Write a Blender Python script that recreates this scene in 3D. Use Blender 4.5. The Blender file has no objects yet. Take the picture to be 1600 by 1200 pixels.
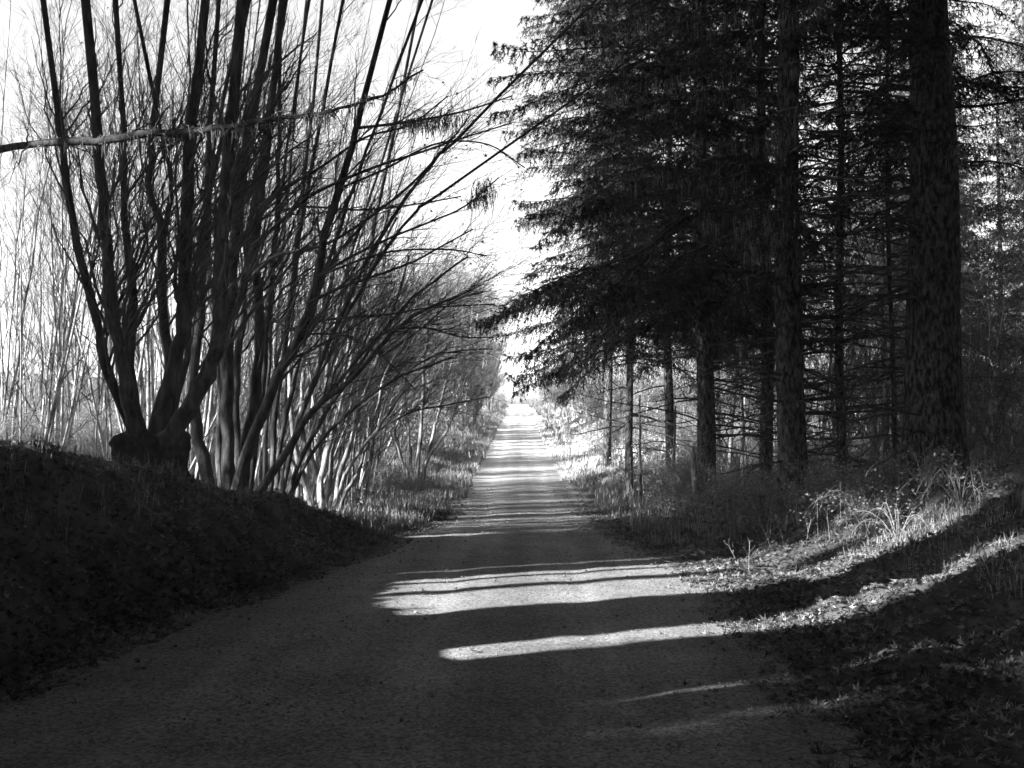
import bpy, math, random
import numpy as np
from mathutils import Vector

# ------------------------------------------------------------------ camera, sky, sun, exposure
S = bpy.context.scene
C = S.collection
CAM_H = 1.83
F = 1778.0                     # focal length in photo pixels (photo 1600 px wide)
HOR = 675.0
PITCH = math.atan((HOR - 600.0) / F)
cd = bpy.data.cameras.new("camera")
cam = bpy.data.objects.new("camera", cd); C.objects.link(cam)
cam.location = (0, 0, CAM_H)
cam.rotation_euler = (math.pi / 2 + PITCH, 0, 0)
cd.sensor_width = 36.0; cd.lens = F / 1600 * 36.0
cd.clip_start = 0.1; cd.clip_end = 2000
S.camera = cam

SUN_EL = math.radians(22.0)
SUN_U = np.array([0.883, 0.469])          # the way shadows run over the ground
W = bpy.data.worlds.new("World"); S.world = W; W.use_nodes = True
nt = W.node_tree
bg = nt.nodes["Background"]
sky = nt.nodes.new("ShaderNodeTexSky"); sky.sky_type = 'NISHITA'; sky.sun_disc = False
sky.sun_elevation = SUN_EL
sky.sun_rotation = math.atan2(-SUN_U[0], -SUN_U[1])
sky.dust_density = 2.0; sky.air_density = 1.0
bw = nt.nodes.new("ShaderNodeRGBToBW")
nt.links.new(sky.outputs[0], bw.inputs[0]); nt.links.new(bw.outputs[0], bg.inputs[0])
bg.inputs[1].default_value = 0.092
sl = bpy.data.lights.new("sun", 'SUN'); sl.energy = 5.0; sl.angle = math.radians(0.5); sl.color = (1, 1, 1)
sun = bpy.data.objects.new("sun", sl); C.objects.link(sun)
sun.rotation_euler = Vector((SUN_U[0] * math.cos(SUN_EL), SUN_U[1] * math.cos(SUN_EL), -math.sin(SUN_EL))).to_track_quat('-Z', 'Y').to_euler()
sun.location = (-30, -20, 30)
S.view_settings.view_transform = 'Standard'; S.view_settings.look = 'None'
S.view_settings.gamma = 1.0; S.view_settings.use_curve_mapping = False
S.view_settings.exposure = 2.35
S.render.engine = 'CYCLES'
S.cycles.max_bounces = 5; S.cycles.diffuse_bounces = 1; S.cycles.glossy_bounces = 2
S.cycles.volume_bounces = 0; S.cycles.transparent_max_bounces = 4
S.cycles.use_denoising = True

# ------------------------------------------------------------------ helpers
def PX(px, py, d):
    """world point seen at photo pixel (px, py) at forward distance d"""
    a = (600.0 - py) / F
    dy = math.cos(PITCH) - a * math.sin(PITCH)
    dz = math.sin(PITCH) + a * math.cos(PITCH)
    return np.array([(px - 800.0) / F * d / dy, d, CAM_H + d * dz / dy])

def hash2(ix, iy, seed):
    n = np.sin(ix * 127.1 + iy * 311.7 + seed * 74.7) * 43758.5453
    return n - np.floor(n)
def vnoise(x, y, seed=0):
    x = np.asarray(x, float); y = np.asarray(y, float)
    ix, iy = np.floor(x), np.floor(y); fx, fy = x - ix, y - iy
    fx = fx * fx * (3 - 2 * fx); fy = fy * fy * (3 - 2 * fy)
    a = hash2(ix, iy, seed); b = hash2(ix + 1, iy, seed); c = hash2(ix, iy + 1, seed); d = hash2(ix + 1, iy + 1, seed)
    return (a * (1 - fx) + b * fx) * (1 - fy) + (c * (1 - fx) + d * fx) * fy - 0.5
def fbm(x, y, seed=0, o=3):
    s = 0; a = 1
    for i in range(o):
        s = s + a * vnoise(x * 2 ** i, y * 2 ** i, seed + i * 13); a *= .5
    return s
def sstep(a, b, x):
    t = np.clip((x - a) / (b - a), 0, 1); return t * t * (3 - 2 * t)

# ---- the lie of the land
def road_z(y):
    y = np.asarray(y, float)
    t = np.maximum(y - 27.5, 0)
    r = 0.0405 * (np.sqrt(t * t + 16) - 4)                      # soft start of the climb
    over = np.maximum(y - 188, 0)
    return r - 0.0405 * over - 0.0009 * np.minimum(over, 60) ** 2
def road_cx(y): return 0.0057 * np.maximum(np.asarray(y, float) - 8, 0)
def half_left(y):  return .55 * vnoise(np.asarray(y) * .35, np.asarray(y) * 0 + 2.2, 61) * (1 + 0 * np.asarray(y)) + .25 * vnoise(np.asarray(y) * 1.4, np.asarray(y) * 0 + 5.2, 62) + np.interp(y, [-20, 5, 9.7, 11.9, 14.5, 18, 21, 27, 300], [3.9, 3.8, 3.5, 3.07, 2.75, 2.3, 2.0, 1.6, 1.6])
def half_right(y): return .55 * vnoise(np.asarray(y) * .3, np.asarray(y) * 0 + 8.2, 63) + .25 * vnoise(np.asarray(y) * 1.3, np.asarray(y) * 0 + 9.2, 64) + np.interp(y, [-20, 9, 12, 14.5, 18, 21, 27, 300], [2.2, 2.1, 2.1, 2.3, 2.0, 1.8, 1.65, 1.65])
def ground(x, y):
    x = np.asarray(x, float); y = np.asarray(y, float)
    u = x - road_cx(y)
    L = -u - half_left(y); R = u - half_right(y)
    H = np.interp(y, [-20, 5, 8, 9.6, 12, 14, 15.5, 17, 18.3, 20, 22, 30, 300], [2.5, 2.5, 2.35, 1.95, 1.6, 1.46, 1.22, .94, .7, .39, .1, .1, .1])
    cw = np.interp(y, [0, 14, 17, 20, 24], [1.9, 2.0, 1.9, 1.5, 1.6])
    left = H * sstep(0.0, 1.0, L / cw) + np.where(L > cw, 0.06 * (L - cw), 0) * sstep(0, 30, L)
    # hummocky verge further up on the left
    left = left + np.interp(y, [24, 32, 60, 300], [0, .25, .35, .35]) * sstep(.5, 1.6, L)
    near = 1 - sstep(17, 21, y)
    right = near * (1.3 * sstep(1.0, 5.4, R) + .04 * np.maximum(R - 5, 0))
    far = sstep(32, 44, y)
    right = right + far * 0.8 * sstep(.5, 3.6, R) + (1 - near) * .02 * np.maximum(R, 0)
    side = np.maximum(L, R)
    amp = sstep(-.1, .9, side)
    n = fbm(x * .8, y * .8, 3, 4) * .26 + fbm(x * 4, y * 4, 9, 3) * .09
    dip = -.03 * sstep(.6, -.1, side)
    return road_z(y) + np.where(L > 0, left, 0) + np.where(R > 0, right, 0) + amp * n + fbm(x * 3, y * 3, 5, 3) * .014 + dip

def mesh_from(name, V, quads=None, tris=None, smooth=True):
    me = bpy.data.meshes.new(name)
    V = np.asarray(V, np.float32).reshape(-1, 3)
    q = np.zeros((0, 4), int) if quads is None else np.asarray(quads, int).reshape(-1, 4)
    t = np.zeros((0, 3), int) if tris is None else np.asarray(tris, int).reshape(-1, 3)
    me.vertices.add(len(V)); me.vertices.foreach_set("co", V.ravel())
    nl = q.size + t.size; me.loops.add(nl)
    me.loops.foreach_set("vertex_index", np.concatenate([q.ravel(), t.ravel()]).astype(np.int32))
    nf = len(q) + len(t); me.polygons.add(nf)
    starts = np.concatenate([np.arange(len(q)) * 4, q.size + np.arange(len(t)) * 3]).astype(np.int32)
    me.polygons.foreach_set("loop_start", starts)
    me.polygons.foreach_set("loop_total", np.concatenate([np.full(len(q), 4), np.full(len(t), 3)]).astype(np.int32))
    me.polygons.foreach_set("use_smooth", np.full(nf, smooth))
    me.update(calc_edges=True)
    return me

class MB:
    def __init__(s): s.V = []; s.Q = []; s.T = []; s.n = 0
    def add(s, V, Q=None, T=None):
        V = np.asarray(V, float).reshape(-1, 3)
        s.V.append(V)
        if Q is not None and len(Q): s.Q.append(np.asarray(Q).reshape(-1, 4) + s.n)
        if T is not None and len(T): s.T.append(np.asarray(T).reshape(-1, 3) + s.n)
        s.n += len(V)
    def tubes(s, P, R, k=3):
        P = np.asarray(P, float)
        if P.ndim == 2: P = P[None]; R = np.asarray(R)[None]
        N, n, _ = P.shape
        if N == 0: return
        T = np.gradient(P, axis=1); T /= np.linalg.norm(T, axis=2, keepdims=True) + 1e-9
        m = T.mean(axis=1); ref = np.where(np.abs(m[:, 2:3]) < .8, [[0, 0, 1.]], [[1., 0, 0]])[:, None, :]
        U = np.cross(T, np.broadcast_to(ref, T.shape)); U /= np.linalg.norm(U, axis=2, keepdims=True) + 1e-9
        Vv = np.cross(T, U)
        a = np.arange(k) / k * 2 * math.pi
        ring = P[:, :, None] + np.asarray(R)[:, :, None, None] * (np.cos(a)[:, None] * U[:, :, None] + np.sin(a)[:, None] * Vv[:, :, None])
        idx = np.arange(N * n * k).reshape(N, n, k)
        a0 = idx[:, :-1]; a1 = idx[:, 1:]
        Q = np.stack([a0, np.roll(a0, -1, 2), np.roll(a1, -1, 2), a1], -1).reshape(-1, 4)
        s.add(ring, Q)
    def mesh(s, name, smooth=True):
        return mesh_from(name, np.concatenate(s.V) if s.V else np.zeros((0, 3)), np.concatenate(s.Q) if s.Q else None, np.concatenate(s.T) if s.T else None, smooth)

def link(name, me, mat=None, parent=None, loc=None):
    o = bpy.data.objects.new(name, me); C.objects.link(o)
    if mat is not None and not me.materials: me.materials.append(mat)
    if parent is not None: o.parent = parent
    if loc is not None: o.location = loc
    return o
def thing(name, label, cat, loc=(0, 0, 0), rz=0, group=None, sc=1):
    o = bpy.data.objects.new(name, None); C.objects.link(o)
    o.location = loc; o.rotation_euler = (0, 0, rz); o.scale = (sc, sc, sc)
    o.empty_display_size = .2
    o["label"] = label; o["category"] = cat
    if group: o["group"] = group
    return o
def dup(root, loc, rz, sc=1, label=None, group=None, tilt=(0, 0)):
    r = root.copy(); C.objects.link(r); r.location = loc; r.rotation_euler = (tilt[0], tilt[1], rz); r.scale = (sc, sc, sc)
    if label: r["label"] = label
    if group: r["group"] = group
    for ch in kids[root.name]:
        c = ch.copy(); C.objects.link(c); c.parent = r
    return r
kids = {}
def part(name, me, mat, root):
    o = link(name, me, mat, root); kids.setdefault(root.name, []).append(o); return o

# ------------------------------------------------------------------ materials (all neutral greys: the photograph is black and white)
def mat(name, lo, hi, scale=4.0, detail=6, rough=.85, bump=0.0, bscale=None, stretch=(1, 1, 1), contrast=(.35, .65), spec=.2, obj_var=0.0, trans=0.0, island=0.0, bdist=.02):
    m = bpy.data.materials.new(name); m.use_nodes = True
    n = m.node_tree.nodes; l = m.node_tree.links
    b = n["Principled BSDF"]; b.inputs["Roughness"].default_value = rough
    b.inputs["Specular IOR Level"].default_value = spec
    tc = n.new("ShaderNodeTexCoord"); mp = n.new("ShaderNodeMapping"); mp.inputs["Scale"].default_value = stretch
    l.new(tc.outputs["Object"], mp.inputs[0])
    nz = n.new("ShaderNodeTexNoise"); nz.inputs["Scale"].default_value = scale; nz.inputs["Detail"].default_value = detail
    nz.inputs["Roughness"].default_value = .65
    l.new(mp.outputs[0], nz.inputs["Vector"])
    cr = n.new("ShaderNodeValToRGB")
    cr.color_ramp.elements[0].position = contrast[0]; cr.color_ramp.elements[1].position = contrast[1]
    cr.color_ramp.elements[0].color = (lo, lo, lo, 1); cr.color_ramp.elements[1].color = (hi, hi, hi, 1)
    l.new(nz.outputs["Fac"], cr.inputs[0])
    col = cr.outputs[0]
    if obj_var or island:
        mul = n.new("ShaderNodeMath"); mul.operation = 'MULTIPLY_ADD'
        if island:
            g = n.new("ShaderNodeNewGeometry"); src = g.outputs["Random Per Island"]; v = island
        else:
            oi = n.new("ShaderNodeObjectInfo"); src = oi.outputs["Random"]; v = obj_var
        l.new(src, mul.inputs[0]); mul.inputs[1].default_value = 2 * v; mul.inputs[2].default_value = 1 - v
        mx = n.new("ShaderNodeVectorMath"); mx.operation = 'SCALE'
        l.new(col, mx.inputs[0]); l.new(mul.outputs[0], mx.inputs["Scale"]); col = mx.outputs[0]
    l.new(col, b.inputs["Base Color"])
    if bump:
        nb = n.new("ShaderNodeTexNoise"); nb.inputs["Scale"].default_value = bscale or scale * 3; nb.inputs["Detail"].default_value = 5
        l.new(mp.outputs[0], nb.inputs["Vector"])
        bp = n.new("ShaderNodeBump"); bp.inputs["Strength"].default_value = bump; bp.inputs["Distance"].default_value = bdist
        l.new(nb.outputs["Fac"], bp.inputs["Height"]); l.new(bp.outputs[0], b.inputs["Normal"])
    if trans:
        tr = n.new("ShaderNodeBsdfTranslucent"); l.new(col, tr.inputs[0])
        ms = n.new("ShaderNodeMixShader"); ms.inputs[0].default_value = trans
        l.new(b.outputs[0], ms.inputs[1]); l.new(tr.outputs[0], ms.inputs[2])
        l.new(ms.outputs[0], n["Material Output"].inputs[0])
    return m

M = {}
M['soil'] = mat('soil', .03, .12, 2.5, 10, .95, .8, 18)
M['bark_pale'] = mat('pale_bark', .06, .40, 6, 8, .85, .5, 30, (1, 1, .35), (.40, .58), obj_var=.2)
M['bark_mid'] = mat('grey_bark', .02, .12, 9, 8, .9, .7, 30, (1, 1, .3), (.38, .66))
M['bark_conifer'] = mat('furrowed_bark', .02, .17, 15, 12, .95, 1.0, 24, (1, 1, .38), (.42, .62), bdist=.07)
M['bark_dead'] = mat('dead_branch_bark', .03, .14, 12, 6, .9)
M['twig'] = mat('twig_bark', .035, .14, 3, 4, .8, obj_var=.25)
M['limb'] = mat('limb_bark', .015, .07, 12, 6, .9, .6, 30)
M['needle'] = mat('needles', .012, .036, 3, 4, .7, island=.35, spec=.25)
M['moss'] = mat('hanging_moss', .16, .32, 12, 4, .95, trans=.2)
M['litter'] = mat('fallen_leaves', .025, .21, 1.2, 5, .75, contrast=(.3, .7), island=.85, trans=.12)
M['leaf'] = mat('dry_leaf', .08, .26, 8, 3, .7, island=.5, trans=.25)
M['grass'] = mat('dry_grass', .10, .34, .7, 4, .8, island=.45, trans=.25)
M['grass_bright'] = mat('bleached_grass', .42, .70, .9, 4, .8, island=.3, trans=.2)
M['under'] = mat('undergrowth', .06, .28, .9, 4, .8, island=.6, trans=.2)
M['bush'] = mat('bush_leaf', .12, .36, 2, 3, .75, island=.5, trans=.2)
M['cane'] = mat('bramble_cane', .12, .32, 10, 3, .8)
M['stone'] = mat('stone', .10, .27, 30, 3, .9, island=.4)

def gravel_mat():
    m = bpy.data.materials.new('gravel'); m.use_nodes = True
    n = m.node_tree.nodes; l = m.node_tree.links; b = n["Principled BSDF"]
    b.inputs["Roughness"].default_value = .95; b.inputs["Specular IOR Level"].default_value = .1
    tc = n.new("ShaderNodeTexCoord")
    vo = n.new("ShaderNodeTexVoronoi"); vo.inputs["Scale"].default_value = 45; l.new(tc.outputs["Object"], vo.inputs["Vector"])
    vb = n.new("ShaderNodeRGBToBW"); l.new(vo.outputs["Color"], vb.inputs[0])
    big = n.new("ShaderNodeTexNoise"); big.inputs["Scale"].default_value = 1.1; big.inputs["Detail"].default_value = 9; big.inputs["Roughness"].default_value = .7
    l.new(tc.outputs["Object"], big.inputs["Vector"])
    at = n.new("ShaderNodeAttribute"); at.attribute_name = "track_and_far_light"
    s1 = n.new("ShaderNodeMapRange"); s1.inputs["To Min"].default_value = .09; s1.inputs["To Max"].default_value = .34
    l.new(vb.outputs[0], s1.inputs["Value"])
    s2 = n.new("ShaderNodeMapRange"); s2.inputs["From Min"].default_value = .3; s2.inputs["From Max"].default_value = .7
    s2.inputs["To Min"].default_value = .8; s2.inputs["To Max"].default_value = 1.15
    l.new(big.outputs["Fac"], s2.inputs["Value"])
    mu = n.new("ShaderNodeMath"); mu.operation = 'MULTIPLY'; l.new(s1.outputs[0], mu.inputs[0]); l.new(s2.outputs[0], mu.inputs[1])
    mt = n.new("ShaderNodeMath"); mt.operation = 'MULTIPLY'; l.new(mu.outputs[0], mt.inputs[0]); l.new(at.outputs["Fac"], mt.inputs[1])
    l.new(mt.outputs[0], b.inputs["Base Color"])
    bp = n.new("ShaderNodeBump"); bp.inputs["Strength"].default_value = 1.0; bp.inputs["Distance"].default_value = .02
    v2 = n.new("ShaderNodeTexNoise"); v2.inputs["Scale"].default_value = 60; v2.inputs["Detail"].default_value = 4
    l.new(tc.outputs["Object"], v2.inputs["Vector"]); l.new(v2.outputs["Fac"], bp.inputs["Height"]); l.new(bp.outputs[0], b.inputs["Normal"])
    return m
M['gravel'] = gravel_mat()

# ------------------------------------------------------------------ terrain and road
def axis(parts):
    out = []
    for a, b, st in parts: out.append(np.arange(a, b, st))
    return np.concatenate(out + [np.array([parts[-1][1]])])
def grid_mesh(name, xs, ys, hf):
    X, Y = np.meshgrid(xs, ys); Z = hf(X, Y)
    n, m = X.shape; i = np.arange(n * m).reshape(n, m)
    Q = np.stack([i[:-1, :-1], i[:-1, 1:], i[1:, 1:], i[1:, :-1]], -1).reshape(-1, 4)
    return mesh_from(name, np.stack([X, Y, Z], -1), Q)
xs = axis([(-420, -60, 15), (-60, -14, 1.5), (-14, -7, .35), (-7, 8, .11), (8, 14, .35), (14, 60, 1.5), (60, 420, 15)])
ys = axis([(-40, 3, 1.2), (3, 8, .25), (8, 26, .12), (26, 60, .3), (60, 140, .9), (140, 240, 2.5), (240, 700, 20)])
g = link('ground', grid_mesh('ground', xs, ys, ground), M['soil']); g['kind'] = 'structure'

rys = axis([(-30, 6, .5), (6, 28, .07), (28, 60, .2), (60, 230, .8)])
rt = np.linspace(-1, 1, 71)
RY, RT = np.meshgrid(rys, rt, indexing='ij')
RX = road_cx(RY) + np.where(RT < 0, RT * (half_left(RY) + .25), RT * (half_right(RY) + .25))
uu = RX - road_cx(RY)
e = np.abs(RT)
ruts = -.016 * (np.exp(-((uu - .78) / .22) ** 2) + np.exp(-((uu + .78) / .22) ** 2))
RZ = road_z(RY) + .03 * (1 - e ** 2) + ruts - .05 * sstep(.86, 1, e) + fbm(RX * 6, RY * 6, 7, 3) * .008 + fbm(RX * 1.3, RY * .5, 8, 2) * .008 + .004
n_, m_ = RX.shape; ii = np.arange(n_ * m_).reshape(n_, m_)
Q = np.stack([ii[:-1, :-1], ii[:-1, 1:], ii[1:, 1:], ii[1:, :-1]], -1).reshape(-1, 4)
rme = mesh_from('gravel_road', np.stack([RX, RY, RZ], -1), Q)
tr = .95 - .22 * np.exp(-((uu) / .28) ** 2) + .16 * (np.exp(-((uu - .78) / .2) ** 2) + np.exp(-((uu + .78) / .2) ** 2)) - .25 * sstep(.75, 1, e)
tr = tr * np.interp(RY, [0, 25, 60, 300], [1.12, 1.3, 2.1, 2.3]) * (1 + .35 * fbm(RX * 4, RY * .12, 21, 3) + .2 * fbm(RX * 1.5, RY * 1.2, 22, 3))  # also paler with distance, painting in the brighter light on the far road
at = rme.attributes.new("track_and_far_light", 'FLOAT', 'POINT'); at.data.foreach_set("value", tr.ravel().astype(np.float32))
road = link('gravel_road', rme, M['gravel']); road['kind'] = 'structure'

# ------------------------------------------------------------------ growth
def grow(P, R, per, rg, t0=.2, t1=1., ang=(25, 45), ln=(1, 2), bias=(0, 0, 0), curve=(0, 0, .1), n=6, rf=.5, wob=.03, shrink=.5, rmin=.0025, rmax=1):
    N, k, _ = P.shape
    idx = np.repeat(np.arange(N), per); Mn = len(idx)
    t = rg.uniform(t0, t1, Mn); f = t * (k - 1); i0 = np.minimum(f.astype(int), k - 2); fr = (f - i0)[:, None]
    A = P[idx, i0]; B = P[idx, i0 + 1]; p0 = A * (1 - fr) + B * fr
    r0 = (R[idx, i0] * (1 - fr[:, 0]) + R[idx, i0 + 1] * fr[:, 0]) * rf
    T = B - A; T /= np.linalg.norm(T, axis=1, keepdims=True) + 1e-9
    rnd = rg.normal(size=(Mn, 3)); pr = rnd - (rnd * T).sum(1, keepdims=True) * T; pr /= np.linalg.norm(pr, axis=1, keepdims=True) + 1e-9
    a = np.radians(rg.uniform(ang[0], ang[1], Mn))[:, None]
    D = T * np.cos(a) + pr * np.sin(a) + np.asarray(bias)
    D /= np.linalg.norm(D, axis=1, keepdims=True)
    L = rg.uniform(ln[0], ln[1], Mn) * (1 - shrink * t)
    s = np.linspace(0, 1, n)
    out = p0[:, None] + D[:, None] * (L[:, None] * s)[:, :, None] + np.asarray(curve)[None, None] * (L[:, None] * s ** 2)[:, :, None]
    w = rg.normal(size=(Mn, n, 3)) * wob * L[:, None, None]; w[:, 0] = 0; out = out + w
    Rr = np.clip(r0, rmin, rmax)[:, None] * (1 - .75 * s)[None]
    return out, np.maximum(Rr, rmin * .6)

def smooth_path(pts, n):
    """Catmull-Rom resample to n points"""
    p = np.asarray(pts, float); m = len(p)
    e = np.vstack([2 * p[0] - p[1], p, 2 * p[-1] - p[-2]])
    t = np.linspace(0, m - 1 - 1e-6, n); i = t.astype(int); f = (t - i)[:, None]
    a, b, c, d = e[i], e[i + 1], e[i + 2], e[i + 3]
    return .5 * (2 * b + (c - a) * f + (2 * a - 5 * b + 4 * c - d) * f ** 2 + (3 * b - 3 * c + d - a) * f ** 3)

def leaf_quads(mb, c, size, rg, flat=0.0, curl=.3):
    """lobed leaves: a 7-point folded outline each"""
    N = len(c)
    if N == 0: return
    nrm = rg.normal(size=(N, 3)); nrm[:, 2] = np.abs(nrm[:, 2]) + flat; nrm /= np.linalg.norm(nrm, axis=1, keepdims=True)
    a = rg.normal(size=(N, 3)); U = a - (a * nrm).sum(1, keepdims=True) * nrm; U /= np.linalg.norm(U, axis=1, keepdims=True)
    V = np.cross(nrm, U)
    sh = np.array([[0, 0], [.55, .42], [.15, .30], [.35, .85], [0, .5], [-.35, .8], [-.15, .3], [-.5, .4]]) * [.85, .8] - [0, .3]
    shn = np.broadcast_to(sh, (N, 8, 2)) * (1 + rg.normal(size=(N, 8, 2)) * .15)
    z = (np.abs(shn[..., 0]) * curl * rg.uniform(-.5, 2, (N, 1)) + shn[..., 1] ** 2 * curl * rg.uniform(-.6, 1.2, (N, 1)))
    s = np.asarray(size).reshape(-1, 1, 1) * np.ones((N, 1, 1))
    P = c[:, None] + s * (shn[..., :1] * U[:, None] + shn[..., 1:] * V[:, None] + z[..., None] * nrm[:, None])
    base = np.arange(N)[:, None, None] * 8
    T = np.array([[0, 1, 2], [0, 2, 4], [2, 3, 4], [0, 4, 6], [4, 5, 6], [0, 6, 7]])[None] + base
    mb.add(P, T=T.reshape(-1, 3))
def small_leaves(mb, c, size, rg):
    N = len(c)
    if N == 0: return
    a = rg.normal(size=(N, 3)); a /= np.linalg.norm(a, axis=1, keepdims=True)
    b = rg.normal(size=(N, 3)); b -= (a * b).sum(1, keepdims=True) * a; b /= np.linalg.norm(b, axis=1, keepdims=True)
    s = size * rg.uniform(.6, 1.3, (N, 1))
    P = np.stack([c, c + a * s * .5 + b * s * .32, c + a * s, c + a * s * .5 - b * s * .32], 1)
    mb.add(P, Q=np.arange(N * 4).reshape(-1, 4))

# ------------------------------------------------------------------ bare trees traced on the left (each stem set at its own depth)
def traced_clump(name, label, stems, seed, matb='bark_mid', stump=None, arcs=(), moss=(), per=(18, 8, 4), leaves=60, bias=(.28, 0, .1), ext=420, lnk=1.0, group=None):
    rg = np.random.default_rng(seed)
    base = PX(*stems[0][0][0], stems[0][1]); base[2] = float(ground(base[0], base[1]))
    root = thing(name, label, 'tree', tuple(base), group=group)
    mc = MB(); ml = MB()
    allP = []; allR = []
    for pts, d, w0, w1, dd in stems:
        pts = list(pts)
        if ext:
            (x0, y0), (x1, y1) = pts[-2], pts[-1]
            if y1 < 330:
                k = ext / max(y0 - y1, 20); pts.append((x1 + (x1 - x0) * k, y1 - ext))
        W3 = [PX(x, y, d + dd * i / (len(pts) - 1)) for i, (x, y) in enumerate(pts)]
        W3[0][2] = min(W3[0][2], float(ground(W3[0][0], W3[0][1])) - .05) if pts[0][1] > 700 else W3[0][2]
        P = smooth_path(W3, 22) + rg.normal(size=(22, 3)) * .012
        r = np.linspace(w0, w1, 22) / 2 * d / F * (1 + .07 * rg.normal(size=22))
        mb = MB(); mb.tubes(P - base, r, 9)
        part('stem', mb.mesh('stem'), M[matb], root)
        allP.append(P - base); allR.append(r)
    P = np.array(allP); R = np.array(allR)
    aP = []; aR = []
    for pts, d, w0, w1, dd in arcs:
        W3 = [PX(x, y, d + dd * i / (len(pts) - 1)) for i, (x, y) in enumerate(pts)]
        aP.append(smooth_path(W3, 22) - base); aR.append(np.linspace(w0, w1, 22) / 2 * d / F)
    b1, r1 = grow(P, R, per[0], rg, .28, 1, (18, 42), (1.2 * lnk, 3.4 * lnk), bias, (.06, 0, .10), 9, .30, .012)
    mc.tubes(b1, r1, 5)
    if aP:
        A = np.array(aP); AR = np.array(aR); mc.tubes(A, AR, 6)
        a2, ar2 = grow(A, AR, 14, rg, .15, 1, (20, 45), (.5, 1.6), (.15, 0, .1), (.05, 0, .06), 7, .5, .012)
        mc.tubes(a2, ar2, 3); a3, ar3 = grow(a2, ar2, 3, rg, .2, 1, (20, 50), (.2, .6), (.05, 0, .0), (0, 0, 0), 4, .6, .02); mc.tubes(a3, ar3, 3)
        pick = a3[rg.integers(0, len(a3), leaves)][:, -1]; leaf_quads(ml, pick, rg.uniform(.05, .10, leaves), rg, 0, .5)
    b2, r2 = grow(b1, r1, per[1], rg, .15, 1, (18, 45), (.5 * lnk, 1.5 * lnk), (.12, 0, .08), (.03, 0, .08), 6, .5, .014)
    b3, r3 = grow(b2, r2, per[2], rg, .2, 1, (20, 50), (.2, .7), (.05, 0, .03), (0, 0, .03), 4, .6, .02)
    mc.tubes(b2, r2, 3); mc.tubes(b3, r3, 3)
    pick = b3[rg.integers(0, len(b3), leaves)][:, -1]; leaf_quads(ml, pick, rg.uniform(.04, .09, leaves), rg, 0, .5)
    part('crown', mc.mesh('bare_crown'), M['twig'], root)
    part('leaves', ml.mesh('clinging_leaves', False), M['leaf'], root)
    if moss:
        mm = MB()
        for (x, y, w, h, d, n) in moss:
            st = PX(x, y, d) - base + rg.normal(size=(n, 3)) * [w * d / F, .12, h * .25 * d / F]
            ln = rg.uniform(.3, 1, n) * h * d / F; e = st + np.stack([rg.normal(size=n) * .03, rg.normal(size=n) * .03, -ln], -1)
            mm.tubes(np.stack([st, (st + e) / 2 + rg.normal(size=(n, 3)) * .02, e], 1), np.tile([[.005, .005, .002]], (n, 1)), 3)
        part('moss', mm.mesh('moss'), M['moss'], root)
    if stump:
        (cx, cy, w, h, d) = stump
        c = PX(cx, cy, d); g0 = float(ground(c[0], c[1])) - .25
        zs = np.linspace(g0, c[2] + h / 2 * d / F, 14)
        a = np.linspace(0, 2 * math.pi, 33)[:-1]
        rr = w / 2 * d / F
        V = []
        for i, z in enumerate(zs):
            t = i / 13
            prof = 1.22 - .35 * t + .12 * t * t + (.1 if t > .8 else 0)
            rad = rr * prof * (1 + .13 * np.sin(a * 5 + t * 2) + .05 * np.sin(a * 13 + t * 7) + .3 * vnoise(a * 3, t * 6 + a * 0, 4) + .2 * vnoise(a * 8, t * 14 + a * 0, 5))
            if i == 13: rad = rad * .7
            V.append(np.stack([c[0] + rad * np.cos(a), c[1] + rad * np.sin(a), np.full(32, z) + .05 * np.sin(a * 3 + t)], -1))
        V = np.array(V); i4 = np.arange(14 * 32).reshape(14, 32)
        Qs = np.stack([i4[:-1], np.roll(i4[:-1], -1, 1), np.roll(i4[1:], -1, 1), i4[1:]], -1).reshape(-1, 4)
        mb = MB(); top = V[-1].mean(0); VV = np.vstack([V.reshape(-1, 3), top]) - base
        tt = np.stack([i4[-1], np.roll(i4[-1], -1), np.full(32, 14 * 32)], -1)
        mb.add(VV, Qs, tt)
        part('stump', mb.mesh('stump'), M['limb'], root)
    return root

traced_clump('coppiced_tree', 'dark many-stemmed bare tree rising from a wide stump on top of the left bank', [
    ([(232, 745), (212, 680), (186, 625), (168, 570), (150, 500), (120, 380), (100, 250), (90, 173)], 15.4, 18, 9, -.6),
    ([(222, 700), (203, 640), (198, 600), (190, 555), (176, 500), (169, 418), (164, 350), (160, 300), (152, 200)], 15.2, 24, 13, -.9),
    ([(226, 700), (214, 640), (206, 600), (203, 540), (207, 470), (201, 413), (194, 336), (194, 241), (190, 173)], 15.6, 17, 8, .5),
    ([(236, 690), (246, 640), (262, 600), (265, 560), (255, 500), (254, 430), (255, 364), (240, 325), (232, 282), (236, 240), (242, 173)], 15.7, 18, 9, 1.0),
    ([(255, 364), (262, 335), (267, 309), (266, 268), (256, 227), (245, 173)], 15.9, 8, 6, .5),
    ([(245, 690), (262, 620), (275, 560), (286, 500), (288, 400), (293, 300), (298, 200), (301, 173)], 15.3, 27, 15, .3),
    ([(258, 690), (283, 658), (313, 609), (329, 568), (343, 520), (347, 418), (350, 336), (357, 255), (363, 185)], 15.0, 29, 15, -.8),
    ([(262, 700), (270, 640), (292, 560), (296, 480), (310, 400), (330, 300), (352, 190)], 16.0, 13, 6, 1.2)],
    11, stump=(236, 712, 96, 76, 15.5), leaves=50)
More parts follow.
